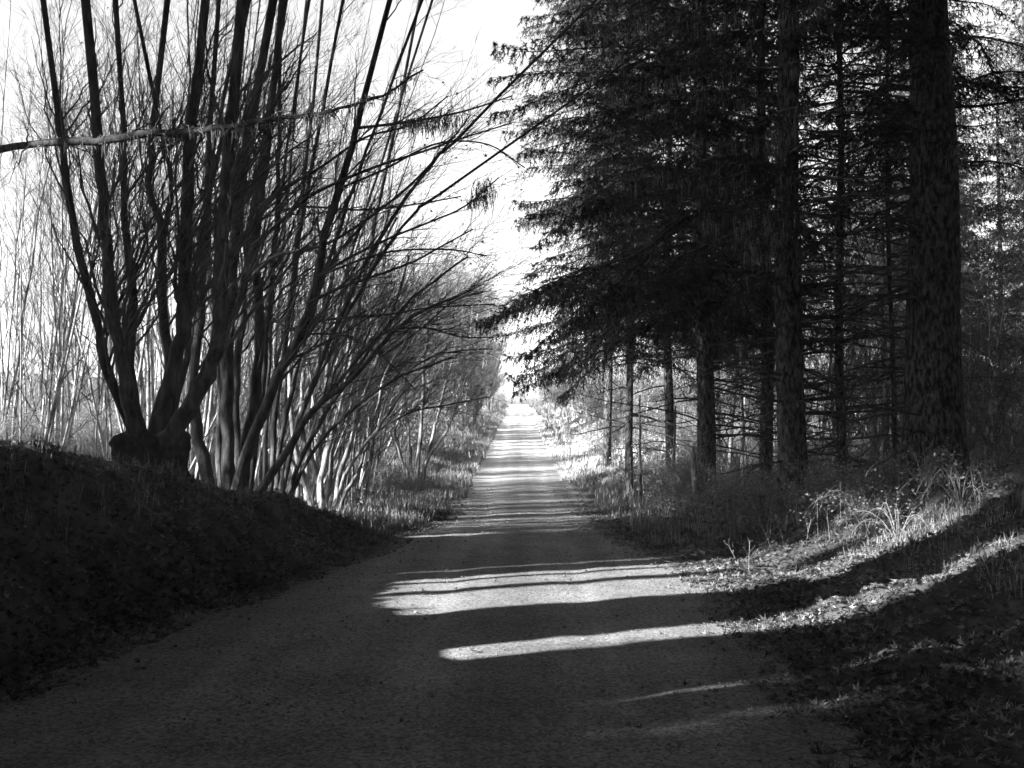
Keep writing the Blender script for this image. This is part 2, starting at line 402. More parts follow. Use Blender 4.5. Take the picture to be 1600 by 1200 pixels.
traced_clump('multi_stem_tree', 'dark bare tree of crowded stems where the left bank tapers off, long arching branches', [
    ([(357, 778), (356, 700), (353, 600), (356, 520), (362, 440), (370, 336), (379, 255), (392, 185)], 18.4, 24, 15, .5),
    ([(366, 778), (378, 730), (394, 690), (416, 636), (432, 590), (460, 541), (478, 500), (496, 432), (510, 364), (529, 295), (551, 227), (562, 185)], 18.2, 20, 8, -1.0),
    ([(378, 780), (384, 690), (397, 636), (400, 582), (408, 500), (400, 430), (396, 391), (405, 323), (413, 268), (421, 190)], 18.6, 20, 9, .6),
    ([(384, 780), (398, 700), (410, 600), (417, 500), (424, 418), (432, 350), (435, 282), (436, 190)], 18.9, 13, 6, 1.2),
    ([(330, 772), (318, 720), (306, 660), (300, 600), (310, 520), (318, 420), (322, 300), (330, 185)], 18.3, 22, 7, .5),
    ([(394, 770), (438, 723), (478, 655), (508, 622), (534, 606), (573, 568), (611, 522), (650, 492), (715, 462)], 17.8, 13, 4, -1.2),
    ([(372, 778), (372, 690), (366, 600), (378, 500), (388, 380), (404, 280), (418, 190)], 19.0, 15, 8, 1.0),
    ([(350, 776), (342, 700), (346, 640), (338, 560), (330, 460), (326, 350), (332, 250), (345, 180)], 19.2, 12, 6, 1.6)],
    12, arcs=[
    ([(394, 385), (440, 345), (480, 309), (534, 282), (597, 257), (657, 238), (712, 219), (800, 192)], 18.0, 7, 2.0, -1.5),
    ([(497, 430), (555, 398), (616, 369), (671, 347), (725, 323), (780, 277)], 17.5, 5, 2.0, -.8),
    ([(480, 475), (530, 450), (575, 435), (643, 410), (684, 388), (739, 358)], 17.6, 6, 2.0, -.8),
    ([(430, 330), (480, 323), (562, 328), (643, 320), (720, 307)], 18.0, 4, 2.0, -1),
    ([(510, 622), (560, 560), (600, 520), (660, 512), (692, 519), (725, 527), (772, 527)], 17.6, 5, 2.0, -.8),
    ([(440, 520), (507, 500), (600, 492), (671, 481), (774, 475)], 18.4, 5, 2.0, -1.5),
    ([(386, 440), (430, 400), (500, 385), (560, 352), (640, 290), (700, 225), (735, 180)], 18.6, 7, 2.0, -1),
    ([(405, 323), (450, 290), (500, 262), (570, 215), (640, 195), (700, 150)], 18.2, 6, 2.0, -.6),
    ([(425, 500), (470, 520), (540, 525), (600, 560), (650, 610)], 18.0, 4, 2.0, -.6),
    ([(529, 295), (600, 265), (680, 225), (760, 225), (820, 262)], 17.3, 4, 2.0, -.8),
    ([(560, 200), (640, 190), (720, 175), (800, 150)], 17.3, 5, 2.0, -.8),
    ([(496, 432), (600, 395), (700, 390), (760, 400)], 17.4, 4, 2.0, -.8)], leaves=190,
    moss=[(664, 188, 16, 26, 16.9, 160), (700, 180, 12, 28, 16.9, 90), (757, 294, 9, 34, 16.8, 110), (735, 314, 6, 16, 16.8, 40), (640, 192, 14, 14, 17.0, 50)])
traced_clump('arching_tree', 'dark thin-stemmed bare tree arching right, its foot between the crowded and the pale trees', [
    ([(430, 792), (470, 650), (530, 500), (600, 360), (680, 250), (740, 190)], 20.0, 8, 3.4, -1.5),
    ([(425, 792), (450, 640), (490, 480), (540, 330), (590, 190)], 20.3, 9, 4, .3),
    ([(435, 792), (490, 680), (560, 570), (640, 470), (730, 400)], 19.8, 8, 3, -1.5),
    ([(420, 790), (430, 650), (450, 500), (470, 350), (500, 190)], 20.5, 10, 5, 1.0),
    ([(440, 793), (480, 720), (540, 650), (620, 590), (710, 560)], 19.8, 7, 3, -1.0),
    ([(416, 790), (415, 650), (424, 500), (432, 350), (455, 190)], 20.6, 8, 4, 1.0),
    ([(428, 792), (462, 670), (510, 560), (570, 440), (650, 330), (720, 280)], 20.1, 8, 3, -.6)],
    16, per=(14, 8, 4), leaves=60, bias=(.3, 0, .06), lnk=.9)
traced_clump('leaning_tree', 'pale stemmed bare tree fanning out to the right from the grass past the left bank', [
    ([(520, 802), (528, 750), (548, 690), (560, 640), (590, 560), (615, 480), (640, 400)], 21.5, 9, 4, .5),
    ([(508, 803), (500, 760), (512, 700), (530, 640), (548, 560), (560, 480), (580, 380), (600, 280)], 21.8, 11, 5, .8),
    ([(500, 803), (496, 750), (484, 700), (492, 620), (500, 540), (516, 440), (530, 330)], 22.2, 11, 5, 1.0),
    ([(496, 803), (478, 760), (462, 700), (455, 640), (452, 560), (458, 460), (470, 340), (480, 240)], 22.0, 10, 5, -.5),
    ([(514, 802), (540, 740), (575, 690), (610, 640), (650, 590), (700, 545)], 21.2, 7, 3, -.8),
    ([(523, 801), (545, 760), (562, 735), (575, 690), (590, 640), (600, 590), (640, 520)], 21.0, 7, 3, .3),
    ([(504, 803), (516, 740), (524, 660), (536, 580), (552, 500), (580, 420), (620, 340)], 22.5, 8, 4, 1.5)],
    13, 'bark_pale', arcs=[([(581, 677), (643, 644), (698, 633), (763, 620)], 21.0, 4, 2, -.5),
    ([(560, 640), (610, 600), (670, 560), (720, 548), (770, 545)], 21.5, 4, 2, 0),
    ([(590, 560), (650, 520), (710, 470), (760, 455)], 22, 4, 2, 0)], per=(10, 6, 4), leaves=90, lnk=.85, bias=(.32, 0, .05))
traced_clump('slender_tree', 'pale bare tree of thin upright stems just left of the one fanning right', [
    ([(470, 800), (462, 740), (440, 690), (432, 620), (430, 520), (440, 400), (452, 280)], 22.8, 9, 4, 1),
    ([(455, 798), (430, 730), (410, 670), (404, 600), (398, 480), (402, 330)], 23.2, 8, 4, 1),
    ([(474, 800), (480, 740), (472, 660), (474, 560), (486, 460), (500, 360)], 23.0, 9, 4, .5),
    ([(480, 800), (500, 700), (508, 600), (524, 500), (548, 400), (580, 300)], 23.4, 8, 4, 0)],
    14, 'bark_pale', per=(9, 6, 4), leaves=20, lnk=.8)
traced_clump('vase_shaped_tree', 'bare shrubby tree with a vase of thin stems in the left verge', [
    ([(640, 762), (622, 700), (612, 640), (606, 560), (600, 480)], 32, 6, 2, 0),
    ([(645, 763), (640, 700), (634, 640), (632, 560), (630, 480)], 32, 7, 2, .5),
    ([(650, 763), (655, 700), (660, 640), (664, 560), (672, 480)], 32, 8, 3, -.5),
    ([(655, 762), (672, 700), (684, 650), (696, 600), (712, 540)], 32, 7, 2, .3),
    ([(660, 762), (668, 720), (700, 670), (716, 620), (740, 570)], 31.5, 5, 2, -.6),
    ([(648, 763), (630, 720), (618, 690), (590, 640), (570, 590)], 32.4, 5, 2, .8)],
    15, 'bark_pale', per=(10, 6, 4), leaves=30, lnk=.8, bias=(.1, 0, .15), ext=0)

# tree outside the frame whose mossy limb crosses the top left corner
rg = np.random.default_rng(5)
b = np.array([-7.9, 13.3, float(ground(-7.9, 13.3))])
rt_ = thing('old_tree', 'tree at the far left whose mossy limb crosses the top left corner', 'tree', tuple(b))
mb = MB(); P0 = smooth_path([b + [0, 0, -.2], b + [.1, 0, 2], b + [-.1, .1, 3.6], b + [.2, .2, 6], b + [.1, .3, 9]], 22) - b
mb.tubes(P0, np.linspace(.28, .12, 22), 12); part('trunk', mb.mesh('trunk'), M['bark_mid'], rt_)
limb = rg.normal(size=(40, 3)) * .009 + smooth_path([b + [-.0, 0, 3.3], PX(40, 226, 12.0), PX(160, 219, 11.8), PX(242, 208, 11.6), PX(323, 203, 11.5), PX(392, 192, 11.3), PX(480, 179, 11.2), PX(521, 172, 11.1), PX(590, 150, 11.0), PX(660, 110, 10.9)], 40) - b
mb = MB(); Rl = np.linspace(.05, .010, 40) * (1 + .15 * rg.normal(size=40)); mb.tubes(limb, Rl, 9)
t2, q2 = grow(limb[None], Rl[None], 26, rg, .1, 1, (40, 80), (.4, 1.3), (.1, 0, .1), (0, 0, -.05), 6, .3, .03)
t3, q3 = grow(t2, q2, 5, rg, .2, 1, (25, 60), (.15, .5), (0, 0, 0), (0, 0, 0), 4, .6, .03)
mb.tubes(t2, q2, 4); mb.tubes(t3, q3, 3)
part('limb', mb.mesh('limb'), M['limb'], rt_)
mb = MB(); st = limb[rg.integers(2, 39, 500)] + rg.normal(size=(500, 3)) * .03
ln = rg.uniform(.04, .22, 500) * rg.random(500)
e2 = st + np.stack([rg.normal(size=500) * .02, rg.normal(size=500) * .02, -ln], -1)
mb.tubes(np.stack([st, (st + e2) / 2, e2], 1), np.tile([[.006, .005, .002]], (500, 1)), 3)
part('moss', mb.mesh('moss'), M['moss'], rt_)

# ------------------------------------------------------------------ conifers
def branch_template(L, seed, k=1.0, gap=.09, bare=.18, droop=.10):
    """one conifer bough along +X; returns wood (P,R) and foliage triangles (N,3,3)"""
    rg = np.random.default_rng(seed)
    s = np.linspace(0, 1, 10)
    ax = np.stack([L * s * .96, .09 * L * s * np.sin(s * 5 + seed), .05 * L * s - droop * L * s ** 2 * 1.2 + .05 * L * s ** 6 + .02 * L * np.sin(s * 9 + seed)], -1)
    AR = np.linspace(.012 + .006 * L, .004, 10)
    m = int((1 - bare) * L / gap); t = np.linspace(bare, 1, m); t = np.repeat(t, 2) + rg.normal(size=2 * m) * .01; t = np.clip(t, 0, .999)
    side = np.tile([1, -1], m)
    f = t * 9; i = f.astype(int); fr = (f - i)[:, None]; p0 = ax[i] * (1 - fr) + ax[np.minimum(i + 1, 9)] * fr
    Lb = (.16 + .19 * L * (1 - t) * np.minimum(1, (t - bare) * 5 + .35)) * rg.choice([.35, .7, 1, 1.1, 1.45], 2 * m)
    a = np.radians(rg.uniform(38, 62, 2 * m)) * side
    D = np.stack([np.cos(a), np.sin(a), rg.uniform(-.75, .1, 2 * m)], -1)
    u = np.linspace(0, 1, 5)
    B = p0[:, None] + D[:, None] * (Lb[:, None] * u)[..., None]; B[:, :, 2] -= (Lb[:, None] * u ** 2) * rg.uniform(.1, 1.1, (2 * m, 1)); B += rg.normal(size=B.shape) * .02 * u[None, :, None]
    BR = np.tile(np.linspace(.004, .002, 5), (2 * m, 1))
    # sprigs along each branchlet and along the leader
    ns = int(np.ceil(Lb.mean() / (.040 * k)) * 2)
    tt = rg.uniform(.05, 1, (2 * m, ns)); ff = tt * 4; j = np.minimum(ff.astype(int), 3); q = (ff - j)[..., None]
    rows = np.arange(2 * m)[:, None]
    c = B[rows, j] * (1 - q) + B[rows, j + 1] * q; T = B[rows, j + 1] - B[rows, j]; T /= np.linalg.norm(T, axis=2, keepdims=True) + 1e-9
    sd = np.cross(T, [0, 0, 1.]); sd /= np.linalg.norm(sd, axis=2, keepdims=True) + 1e-9
    sg = rg.choice([-1, 1], (2 * m, ns, 1))
    dv = T * .75 + sd * sg * rg.uniform(.35, .9, (2 * m, ns, 1)) + rg.normal(size=(2 * m, ns, 3)) * .38 + [0, 0, -.25]
    dv /= np.linalg.norm(dv, axis=2, keepdims=True)
    l = rg.uniform(.06, .14, (2 * m, ns, 1)) * k
    w = np.cross(dv, rg.normal(size=dv.shape) * .5 + [0, 0, 1]); w /= np.linalg.norm(w, axis=2, keepdims=True) + 1e-9; w *= .011 * k
    tri = np.stack([c + w, c - w, c + dv * l], 2).reshape(-1, 3, 3)
    return ax, AR, B, BR, tri
TPL = {}
def tpl(Lq, v, k):
    key = (Lq, v, k)
    if key not in TPL: TPL[key] = branch_template(Lq, hash(key) % 1000 if False else int(Lq * 10) + v * 7, k, gap=.09 * (1 if k == 1 else k * .8), droop=[.1, .16, .22][v])
    return TPL[key]

def rot_apply(X, az, pit, roll=0):
    ca, sa = math.cos(az), math.sin(az); cp, sp = math.cos(pit), math.sin(pit); cr, sr = math.cos(roll), math.sin(roll)
    Rx = np.array([[1, 0, 0], [0, cr, -sr], [0, sr, cr]])
    Ry = np.array([[cp, 0, -sp], [0, 1, 0], [sp, 0, cp]])
    Rz = np.array([[ca, -sa, 0], [sa, ca, 0], [0, 0, 1]])
    return X @ (Rz @ Ry @ Rx).T

def trunk_mesh(H, r, seed, lean=(0, 0), flare=1.45, sides=20, rings=60):
    rg = np.random.default_rng(seed)
    t = np.linspace(0, 1, rings) ** 1.6; z = -.3 + t * (H + .3); t = t ** .8
    a = np.arange(sides) / sides * 2 * math.pi
    rad = r * (1 - .80 * t) * (1 + (flare - 1) * np.exp(-np.maximum(z, 0) / (r * 1.3)))
    A, Z = np.meshgrid(a, z)
    rr = rad[:, None] * (1 + .07 * vnoise(np.cos(A) * 5 + 9, np.sin(A) * 5 + Z * .35, seed) * 2 + .05 * vnoise(A * 9, Z * 1.4, seed + 3) + .16 * np.exp(-np.maximum(Z, 0) / (r * 1.5)) * np.sin(A * 5 + seed))
    wx = lean[0] * z + .05 * np.sin(z * .6 + seed); wy = lean[1] * z
    V = np.stack([rr * np.cos(A) + wx[:, None], rr * np.sin(A) + wy[:, None], Z], -1)
    i = np.arange(rings * sides).reshape(rings, sides)
    Q = np.stack([i[:-1], np.roll(i[:-1], -1, 1), np.roll(i[1:], -1, 1), i[1:]], -1).reshape(-1, 4)
    return mesh_from('trunk', V, Q)

def conifer_parts(H, r, crown0, Rmax, seed, per_m=5.0, k=1.0, az_ok=None, topbare=None, Rtop=.4, tp=.75, moss=0, base_droop=-.12):
    """crown (boughs + sprigs) for a trunk of height H; crown0 = height of the lowest green bough"""
    rg = np.random.default_rng(seed)
    wood = MB(); fol = []; mossP = []
    n = int((H - crown0) * per_m)
    for i in range(n):
        z = crown0 + (H - .3 - crown0) * (i + rg.random()) / n
        f = (z - crown0) / (H - crown0)
        az = i * 2.39996 + rg.normal() * .5
        L = (Rmax * (1 - f) ** tp + Rtop) * rg.choice([.45, .7, .85, 1.0, 1.12]) * rg.uniform(.9, 1.08)
        if az_ok is not None:
            L *= az_ok(az % (2 * math.pi), z)
            if L < .5: continue
        Lq = max(.5, round(L * 2) / 2); v = int(rg.integers(0, 3))
        ax, AR, B, BR, tri = tpl(Lq, v, k)
        pit = base_droop + .55 * f + rg.normal() * .16 * min(1, .3 + f * 6); roll = rg.normal() * .45; s = L / Lq
        tr_ = lambda X: rot_apply(X * s, az, pit, roll) + [0, 0, z]
        wood.tubes(tr_(ax), AR, 5); wood.tubes(tr_(B), BR, 3) if k == 1 else None
        fol.append(tr_(tri))
        if moss and rg.random() < moss:
            m = tr_(B)[rg.integers(0, len(B), 26)][:, 2]; mossP.append(m)
    F3 = np.concatenate(fol)
    fm = MB(); fm.add(F3, T=np.arange(len(F3) * 3).reshape(-1, 3))
    mm = None
    if mossP:
        m = np.concatenate(mossP); N = len(m)
        m = np.repeat(m, 4, 0) + rg.normal(size=(N * 4, 3)) * .04; N *= 4
        ln = rg.uniform(.08, .38, N)
        e = m + np.stack([rg.normal(size=N) * .03, rg.normal(size=N) * .03, -ln], -1)
        mid = (m + e) / 2 + rg.normal(size=(N, 3)) * .012
        mm = MB(); mm.tubes(np.stack([m, mid, e], 1), np.tile([[.0035, .004, .0015]], (N, 1)), 3)
    return wood, fm, mm

def dead_branches(H0, H1, n, seed, az_pref=None, L=(1, 2.6), r=.02):
    rg = np.random.default_rng(seed); m = MB()
    Ps = []; Rs = []
    for i in range(n):
        z = rg.uniform(H0, H1); az = rg.uniform(0, 2 * math.pi) if az_pref is None else az_pref[int(rg.integers(len(az_pref)))] + rg.normal() * .5
        l = rg.uniform(*L); s = np.linspace(0, 1, 9)
        up = rg.uniform(-.15, .3); dr = rg.uniform(.15, .5)
        P = np.stack([l * s, .08 * l * np.sin(s * rg.uniform(2, 5) + rg.random() * 6) * s, l * (up * s - dr * s ** 2 + .15 * s ** 4)], -1) + rg.normal(size=(9, 3)) * .012
        Ps.append(rot_apply(P, az, 0) + [0, 0, z]); Rs.append(np.linspace(r, .005, 9) * rg.uniform(.6, 1.2))
    P = np.array(Ps); R = np.array(Rs); m.tubes(P, R, 5)
    a, ar = grow(P, R, 5, rg, .2, 1, (30, 65), (.3, 1.0), (0, 0, -.1), (0, 0, -.1), 6, .5, .02); m.tubes(a, ar, 3)
    b_, br = grow(a, ar, 4, rg, .1, 1, (25, 60), (.1, .4), (0, 0, -.05), (0, 0, 0), 4, .6, .03); m.tubes(b_, br, 3)
    return m

PI = math.pi
def left_lobe(az, z):      # long towards the road, short towards the wood behind
    d = abs((az - PI + PI) % (2 * PI) - PI)
    return 1.0 if d < 1.9 else .55
def left_only(az, z):
    d = abs((az - PI + PI) % (2 * PI) - PI)
    return 1.0 if d < 1.5 else (.0 if z < 9 else .6)

def hero(name, label, px, d, r, H, crown0, Rmax, seed, per_m=5, az_ok=None, dead=30, deadr=(.8, None), moss=.2, az_pref=None, deadL=(1, 2.6), dr=.026, droop=-.12, lean=(0, 0), mossy_trunk=False, tp=.4):
    x = (px - 800) / F * d; z = float(ground(x, d))
    root = thing(name, label, 'tree', (x, d, z))
    part('trunk', trunk_mesh(H, r, seed, lean), M['bark_conifer'], root)
    w, f, m = conifer_parts(H, r, crown0, Rmax, seed + 1, per_m, 1.0, az_ok, moss=moss, base_droop=droop, tp=tp)
    part('boughs', w.mesh('boughs'), M['bark_dead'], root)
    part('foliage', f.mesh('foliage', False), M['needle'], root)
    if m: part('hanging_moss', m.mesh('hanging_moss'), M['moss'], root)
    if dead: part('dead_branches', dead_branches(deadr[0], deadr[1] or crown0 + 3, dead, seed + 2, az_pref, deadL, dr).mesh('dead_branches'), M['bark_dead'], root)
    return root

hero('conifer_tree', 'large dark conifer whose drooping green boughs hang out to the edge of the road', 1100, 25.0, .22, 24, 4.0, 4.7, 101, 15, left_lobe, 60, droop=-.20, az_pref=[PI, 0, .6, -.6], lean=(-.003, 0), deadr=(1.3, 6.5), deadL=(1.2, 3.4))
hero('conifer_tree', 'slim conifer with its foot in the undergrowth nearest the road on the right', 985, 31.0, .12, 24, 3.9, 3.5, 111, 15, None, 36, droop=-.15)
hero('conifer_tree', 'thick straight furrowed trunk, widest one clear of the right edge, mossy limbs above', 1235, 22.0, .31, 26, 4.6, 3.6, 121, 9, left_only, 80, dr=.034, moss=.6, az_pref=[0, .5, -.6, PI], deadL=(1.2, 3))
hero('conifer_tree', 'dark conifer standing close behind the left side of the thick furrowed trunk', 1197, 26.5, .17, 24, 4.4, 3.0, 131, 11, None, 46)
hero('conifer_tree', 'thin straight trunk with bare side branches midway between the two thickest trunks', 1316, 24.5, .115, 20, 8.6, 2.2, 141, 8, None, 90, deadL=(1, 3.0), dr=.032)
hero('conifer_tree', 'thinnest bare trunk, just left of the massive trunk at the right edge', 1394, 27, .075, 18, 8.8, 2.2, 151, 8, None, 80, dr=.03, deadL=(1, 3))
hero('conifer_tree', 'massive black trunk at the right edge of the picture', 1462, 22.0, .60, 26, 7.0, 4.2, 161, 8, None, 90, dr=.038, az_pref=[PI, PI - .7, PI + .6, 1.5], deadL=(1.5, 3.4), deadr=(1.5, None))
hero('conifer_tree', 'leafy conifer standing behind the overhanging one, filling the gap between the trunks', 1045, 34, .16, 24, 4.9, 4.3, 171, 12, None, 36)
hero('conifer_tree', 'conifer further up on the right with its boughs meeting the first one over the verge', 950, 40, .16, 25, 5.8, 3.8, 181, 12, None, 12)

# tall trees that shade the road from the left and from behind (they stand beside the photographer)
def tall_template(seed, crown0, H, Rm, lab, per_m=8, k=2.6):
    root = thing('shade_conifer', lab, 'tree', (0, 0, 0), group='tall conifers around the photographer')
    part('trunk', trunk_mesh(H, .28, seed, sides=12, rings=24), M['bark_conifer'], root)
    w, f, m = conifer_parts(H, .28, crown0, Rm, seed, per_m, k, Rtop=1.0)
    part('crown', f.mesh('crown', False), M['needle'], root)
    return root
SL = 'tall dense conifer beside the photographer, outside the picture'
dense = tall_template(301, 1.0, 27, 3.0, SL, 15)
high = tall_template(302, 11.5, 30, 3.4, SL, 10)
def at_p(p, L, off=0):
    """point whose shadow runs along the line p (distance across the sun direction)"""
    n = np.array([-SUN_U[1], SUN_U[0]]); q = n * p - SUN_U * L
    # move so the reference is where the line crosses x = 0
    y0 = p / SUN_U[1] * 0
    return q
used = set()
def shade(tp, p, L, sc=1.0):
    n = np.array([-SUN_U[1], SUN_U[0]])
    # the line crosses the road centre at y = p / n_y
    c = np.array([0, p / n[1]]) - SUN_U * L
    if tp.name in used: o = dup(tp, (c[0], c[1], float(ground(c[0], c[1])) - .1), p * 1.7, sc)
    else:
        used.add(tp.name); o = tp; o.location = (c[0], c[1], float(ground(c[0], c[1])) - .1); o.rotation_euler = (0, 0, p * 1.7); o.scale = (sc,) * 3
    return o
low = thing('shade_conifer', 'tall conifer with a low skirt of boughs beside the photographer, outside the picture', 'tree', group='tall conifers around the photographer')
part('trunk', trunk_mesh(22, .16, 334, sides=12, rings=24, flare=1.2), M['bark_conifer'], low)
w, f, m = conifer_parts(22, .16, 8.3, 2.6, 335, 22, 2.6, Rtop=.8, tp=.5, base_droop=.05); part('crown', f.mesh('crown', False), M['needle'], low)
trunky = {}
for q, rr in ((.34, 'stout'), (.24, 'middling'), (.10, 'slim')):
    t_ = thing('shade_conifer', 'tall %s conifer with a bare lower trunk beside the photographer, outside the picture' % rr, 'tree', group='tall conifers around the photographer')
    part('trunk', trunk_mesh(27 if q > .2 else 20, q / .87, 330, sides=12, rings=24, flare=1.2), M['bark_conifer'], t_)
    w, f, m = conifer_parts(27 if q > .2 else 20, q, 10.5, 2.6 if q > .2 else 1.2, 331, 13, 2.8, Rtop=.8); part('crown', f.mesh('crown', False), M['needle'], t_)
    trunky[rr] = t_
st, mi, sm = trunky['stout'], trunky['middling'], trunky['slim']
for tp, p, L, sc in [(dense, 16.6, 17, .68), (dense, 16.4, 25, .8), (dense, 4.3, 14, .75), (dense, 3.8, 23, .9),
                     (st, 9.05, 12.5, 1), (st, 9.55, 12, 1), (st, 10.1, 14, 1), (mi, 9.85, 16, 1), (st, 9.4, 19, 1),
                     (sm, 12.6, 13, .8), (st, 13.2, 15, 1), (mi, 13.75, 13, 1), (mi, 13.3, 19, 1), (st, 14.6, 16, 1), (st, 14.1, 16.5, 1), (st, 15.45, 14, 1), (mi, 15.95, 18, 1), (st, 15.1, 19, 1),
                     (st, 7.9, 13, 1), (st, 7.3, 15, 1), (st, 7.6, 17, 1), (mi, 6.75, 12, 1), (st, 6.9, 18, 1), (st, 6.2, 14, 1), (sm, 19.2, 17, .8), (sm, 20.3, 19, .8), (sm, 22, 16, .8),
                     (dense, 1.0, 14, 1.0), (dense, -4, 12, 1), (dense, -9, 14, 1), (high, 18.6, 27, .7), (high, 15.7, 15, .8), (high, 17.7, 20, .8), (low, 13.7, 14.5, 1), (low, 9.8, 14, 1), (low, 11.8, 17.5, 1.0), (sm, 11.9, 14, .66), (high, 21.5, 24, 1.3), (high, 25, 25, 1.3), (high, 23.8, 29, 1.35), (high, 17.5, 27, 1.1), (dense, 28.2, 22, .5),
                     (dense, 5, 34, .95), (dense, 40.2, 20.5, .40)]:
    shade(tp, p, L, sc)
for x, y, s in [(-5, -7, .9), (1, -9, 1), (7, -6, .9), (9, 1, .8), (10.5, 7, .8), (13, 12, .9), (11, -4, 1), (15, 5, 1), (16, 15, .9), (19, 22, .9), (14, 18, .9), (20, 10, 1), (23, 28, 1), (21, 34, 1)]:
    dup(dense, (x, y, float(ground(x, y))), x * 1.3, s)
wide = thing('added_canopy_conifer', 'unseen broad conifer with high boughs, added to keep sky light off the road', 'tree', (0, 0, 0), group='unseen broad conifers added to block sky light')  # unseen canopy added to cut the sky light reaching the road
part('trunk', trunk_mesh(27, .4, 305, sides=12, rings=24), M['bark_conifer'], wide)
w, f, m = conifer_parts(27, .4, 14.0, 8.0, 305, 18, 4.5, Rtop=1.0, base_droop=.02, tp=.3); part('crown', f.mesh('crown', False), M['needle'], wide)
for i, (x, y) in enumerate([(8.5, -7), (-8, -7), (-7.5, 4), (8, 3), (6.8, 13.5), (-1, -14), (17, 8), (-19, -14), (18, -6), (15, 20), (-18, -1), (4, -24), (-14, -26), (-8.6, 14.6), (22, 16), (9.9, 20.2), (-12, -4), (4.6, -13), (-4.5, -19), (-6.5, -1.5)]):
    if i == 0: wide.location = (x, y, float(ground(x, y)))
    else: dup(wide, (x, y, float(ground(x, y))), i * 1.7, 1.22)

# ------------------------------------------------------------------ sapling thickets and background trees (copies)
def sapling_template(seed, H, lab, matb='bark_pale', lean=.06, per=(16, 6, 4), r=.045, multi=1, name='sapling', grp=None, stems_up=.2, twl=1.0, leafn=0, cat='tree', lmat='bush'):
    rg = np.random.default_rng(seed)
    root = thing(name, lab, cat, (0, 0, 0), group=grp)
    Ps = []; Rs = []
    for i in range(multi):
        a = rg.uniform(0, 6.28); k = lean if multi == 1 else rg.uniform(.05, .22)
        s = np.linspace(0, 1, 12); h = H * rg.uniform(.75, 1)
        P = np.stack([np.cos(a) * (.1 + k * h * s ** 1.3), np.sin(a) * (.1 + k * h * s ** 1.3), -.2 + (h + .2) * s], -1)
        P += rg.normal(size=P.shape) * .02 * H / 9
        Ps.append(P); Rs.append(np.linspace(r * rg.uniform(.7, 1.1), .008, 12))
    P = np.array(Ps); R = np.array(Rs)
    m = MB(); m.tubes(P, R, 6); part('trunk', m.mesh('trunk'), M[matb], root)
    m = MB()
    b1, r1 = grow(P, R, per[0] if multi == 1 else max(5, per[0] // 2), rg, stems_up, 1, (20, 50), (.12 * H * twl, .3 * H * twl), (0, 0, .1), (0, 0, .12), 7, .5, .012)
    b2, r2 = grow(b1, r1, per[1], rg, .15, 1, (20, 50), (.3 * twl, 1.0 * twl), (0, 0, .08), (0, 0, .05), 5, .55, .015, rmin=.003)
    b3, r3 = grow(b2, r2, per[2], rg, .15, 1, (20, 55), (.15, .5), (0, 0, .05), (0, 0, 0), 3, .65, .02, rmin=.003)
    m.tubes(b1, r1, 4); m.tubes(b2, r2, 3); m.tubes(b3, r3, 3)
    part('crown', m.mesh('crown'), M['twig'], root)
    if leafn:
        m = MB(); pk = b3[rg.integers(0, len(b3), leafn)]; small_leaves(m, pk[:, -1] + rg.normal(size=(leafn, 3)) * .04, .055, rg)
        part('leaves', m.mesh('leaves', False), M[lmat], root)
    return root

GL = 'bare saplings in the thicket on the left'; LL = 'thin pale bare sapling among many in the thicket left of the road'
saps = [sapling_template(400 + i, 8.5 + 1.4 * i, LL, grp=GL, per=(15, 6, 4), r=.034 + .005 * i, multi=1 if i < 4 else 3) for i in range(6)]
rg = np.random.default_rng(77)
first = {}
LIT = [(31.5, 38), (42.8, 48), (49, 53), (55, 74), (90, 130)]
def lit_gap(x, y):
    p = .469 * -x + .883 * y if x > 50 else -.469 * x + .883 * y
    return x < 0 and any(a < p < b for a, b in LIT) and x > -30
def place(tp, x, y, rz, sc, label=None, group=None, tilt=(0, 0)):
    z = float(ground(x, y))
    if tp.name not in first:
        first[tp.name] = 1; tp.location = (x, y, z); tp.rotation_euler = (tilt[0], tilt[1], rz); tp.scale = (sc,) * 3
        if label: tp['label'] = label
        if group: tp['group'] = group
        return tp
    return dup(tp, (x, y, z), rz, sc, label, group, tilt)
cnt = 0
while cnt < 135:
    y = 23 + 75 * rg.random() ** 1.5; xr = -.46 * y
    xmax = -3.2 - .03 * (y - 23)
    x = xmax - (xmax - xr) * rg.random() ** 1.1
    if (x > -4.6 and y > 26 and rg.random() < .5) or (lit_gap(x, y) and y > 30): continue
    place(saps[int(rg.integers(6))], x, y, rg.uniform(0, 6.28), rg.uniform(.7, 1.15) * (1 if y < 50 else .85), tilt=(rg.normal() * .08, .08 + rg.normal() * .10)); cnt += 1

for p_, k_ in ((39.2, 6), (40.4, 6), (41.6, 6), (48.5, 4), (54, 4), (27, 5), (30, 5)):
    for i in range(k_):
        L = rg.uniform(9, 22); c_ = np.array([0, p_ / .883]) - SUN_U * L
        place(saps[2 + i % 4], c_[0], c_[1] + rg.normal() * .25, rg.uniform(0, 6.28), rg.uniform(.8, 1.1))
GN = 'thin saplings leaning over the verge from the left thicket'
tl = [sapling_template(470 + i, 6.5 + i, 'thin pale sapling leaning right among others at the front of the left thicket', grp=GN, per=(18, 7, 4), r=.03 + .006 * i, stems_up=.15, twl=1.15) for i in range(3)]
for i in range(50):
    y = 21.5 + 14 * rg.random() ** 1.3; x = -2.9 - .05 * (y - 21) - 3.4 * rg.random() ** 1.1 - (.8 if y < 24 else 0)
    place(tl[i % 3], x, y, rg.uniform(-.5, .5), rg.uniform(.7, 1.15), tilt=(rg.normal() * .08, rg.uniform(.06, .5)))
GR = 'young bare trees behind the conifers on the right'; LR = 'thin young bare tree among many behind the conifers on the right'
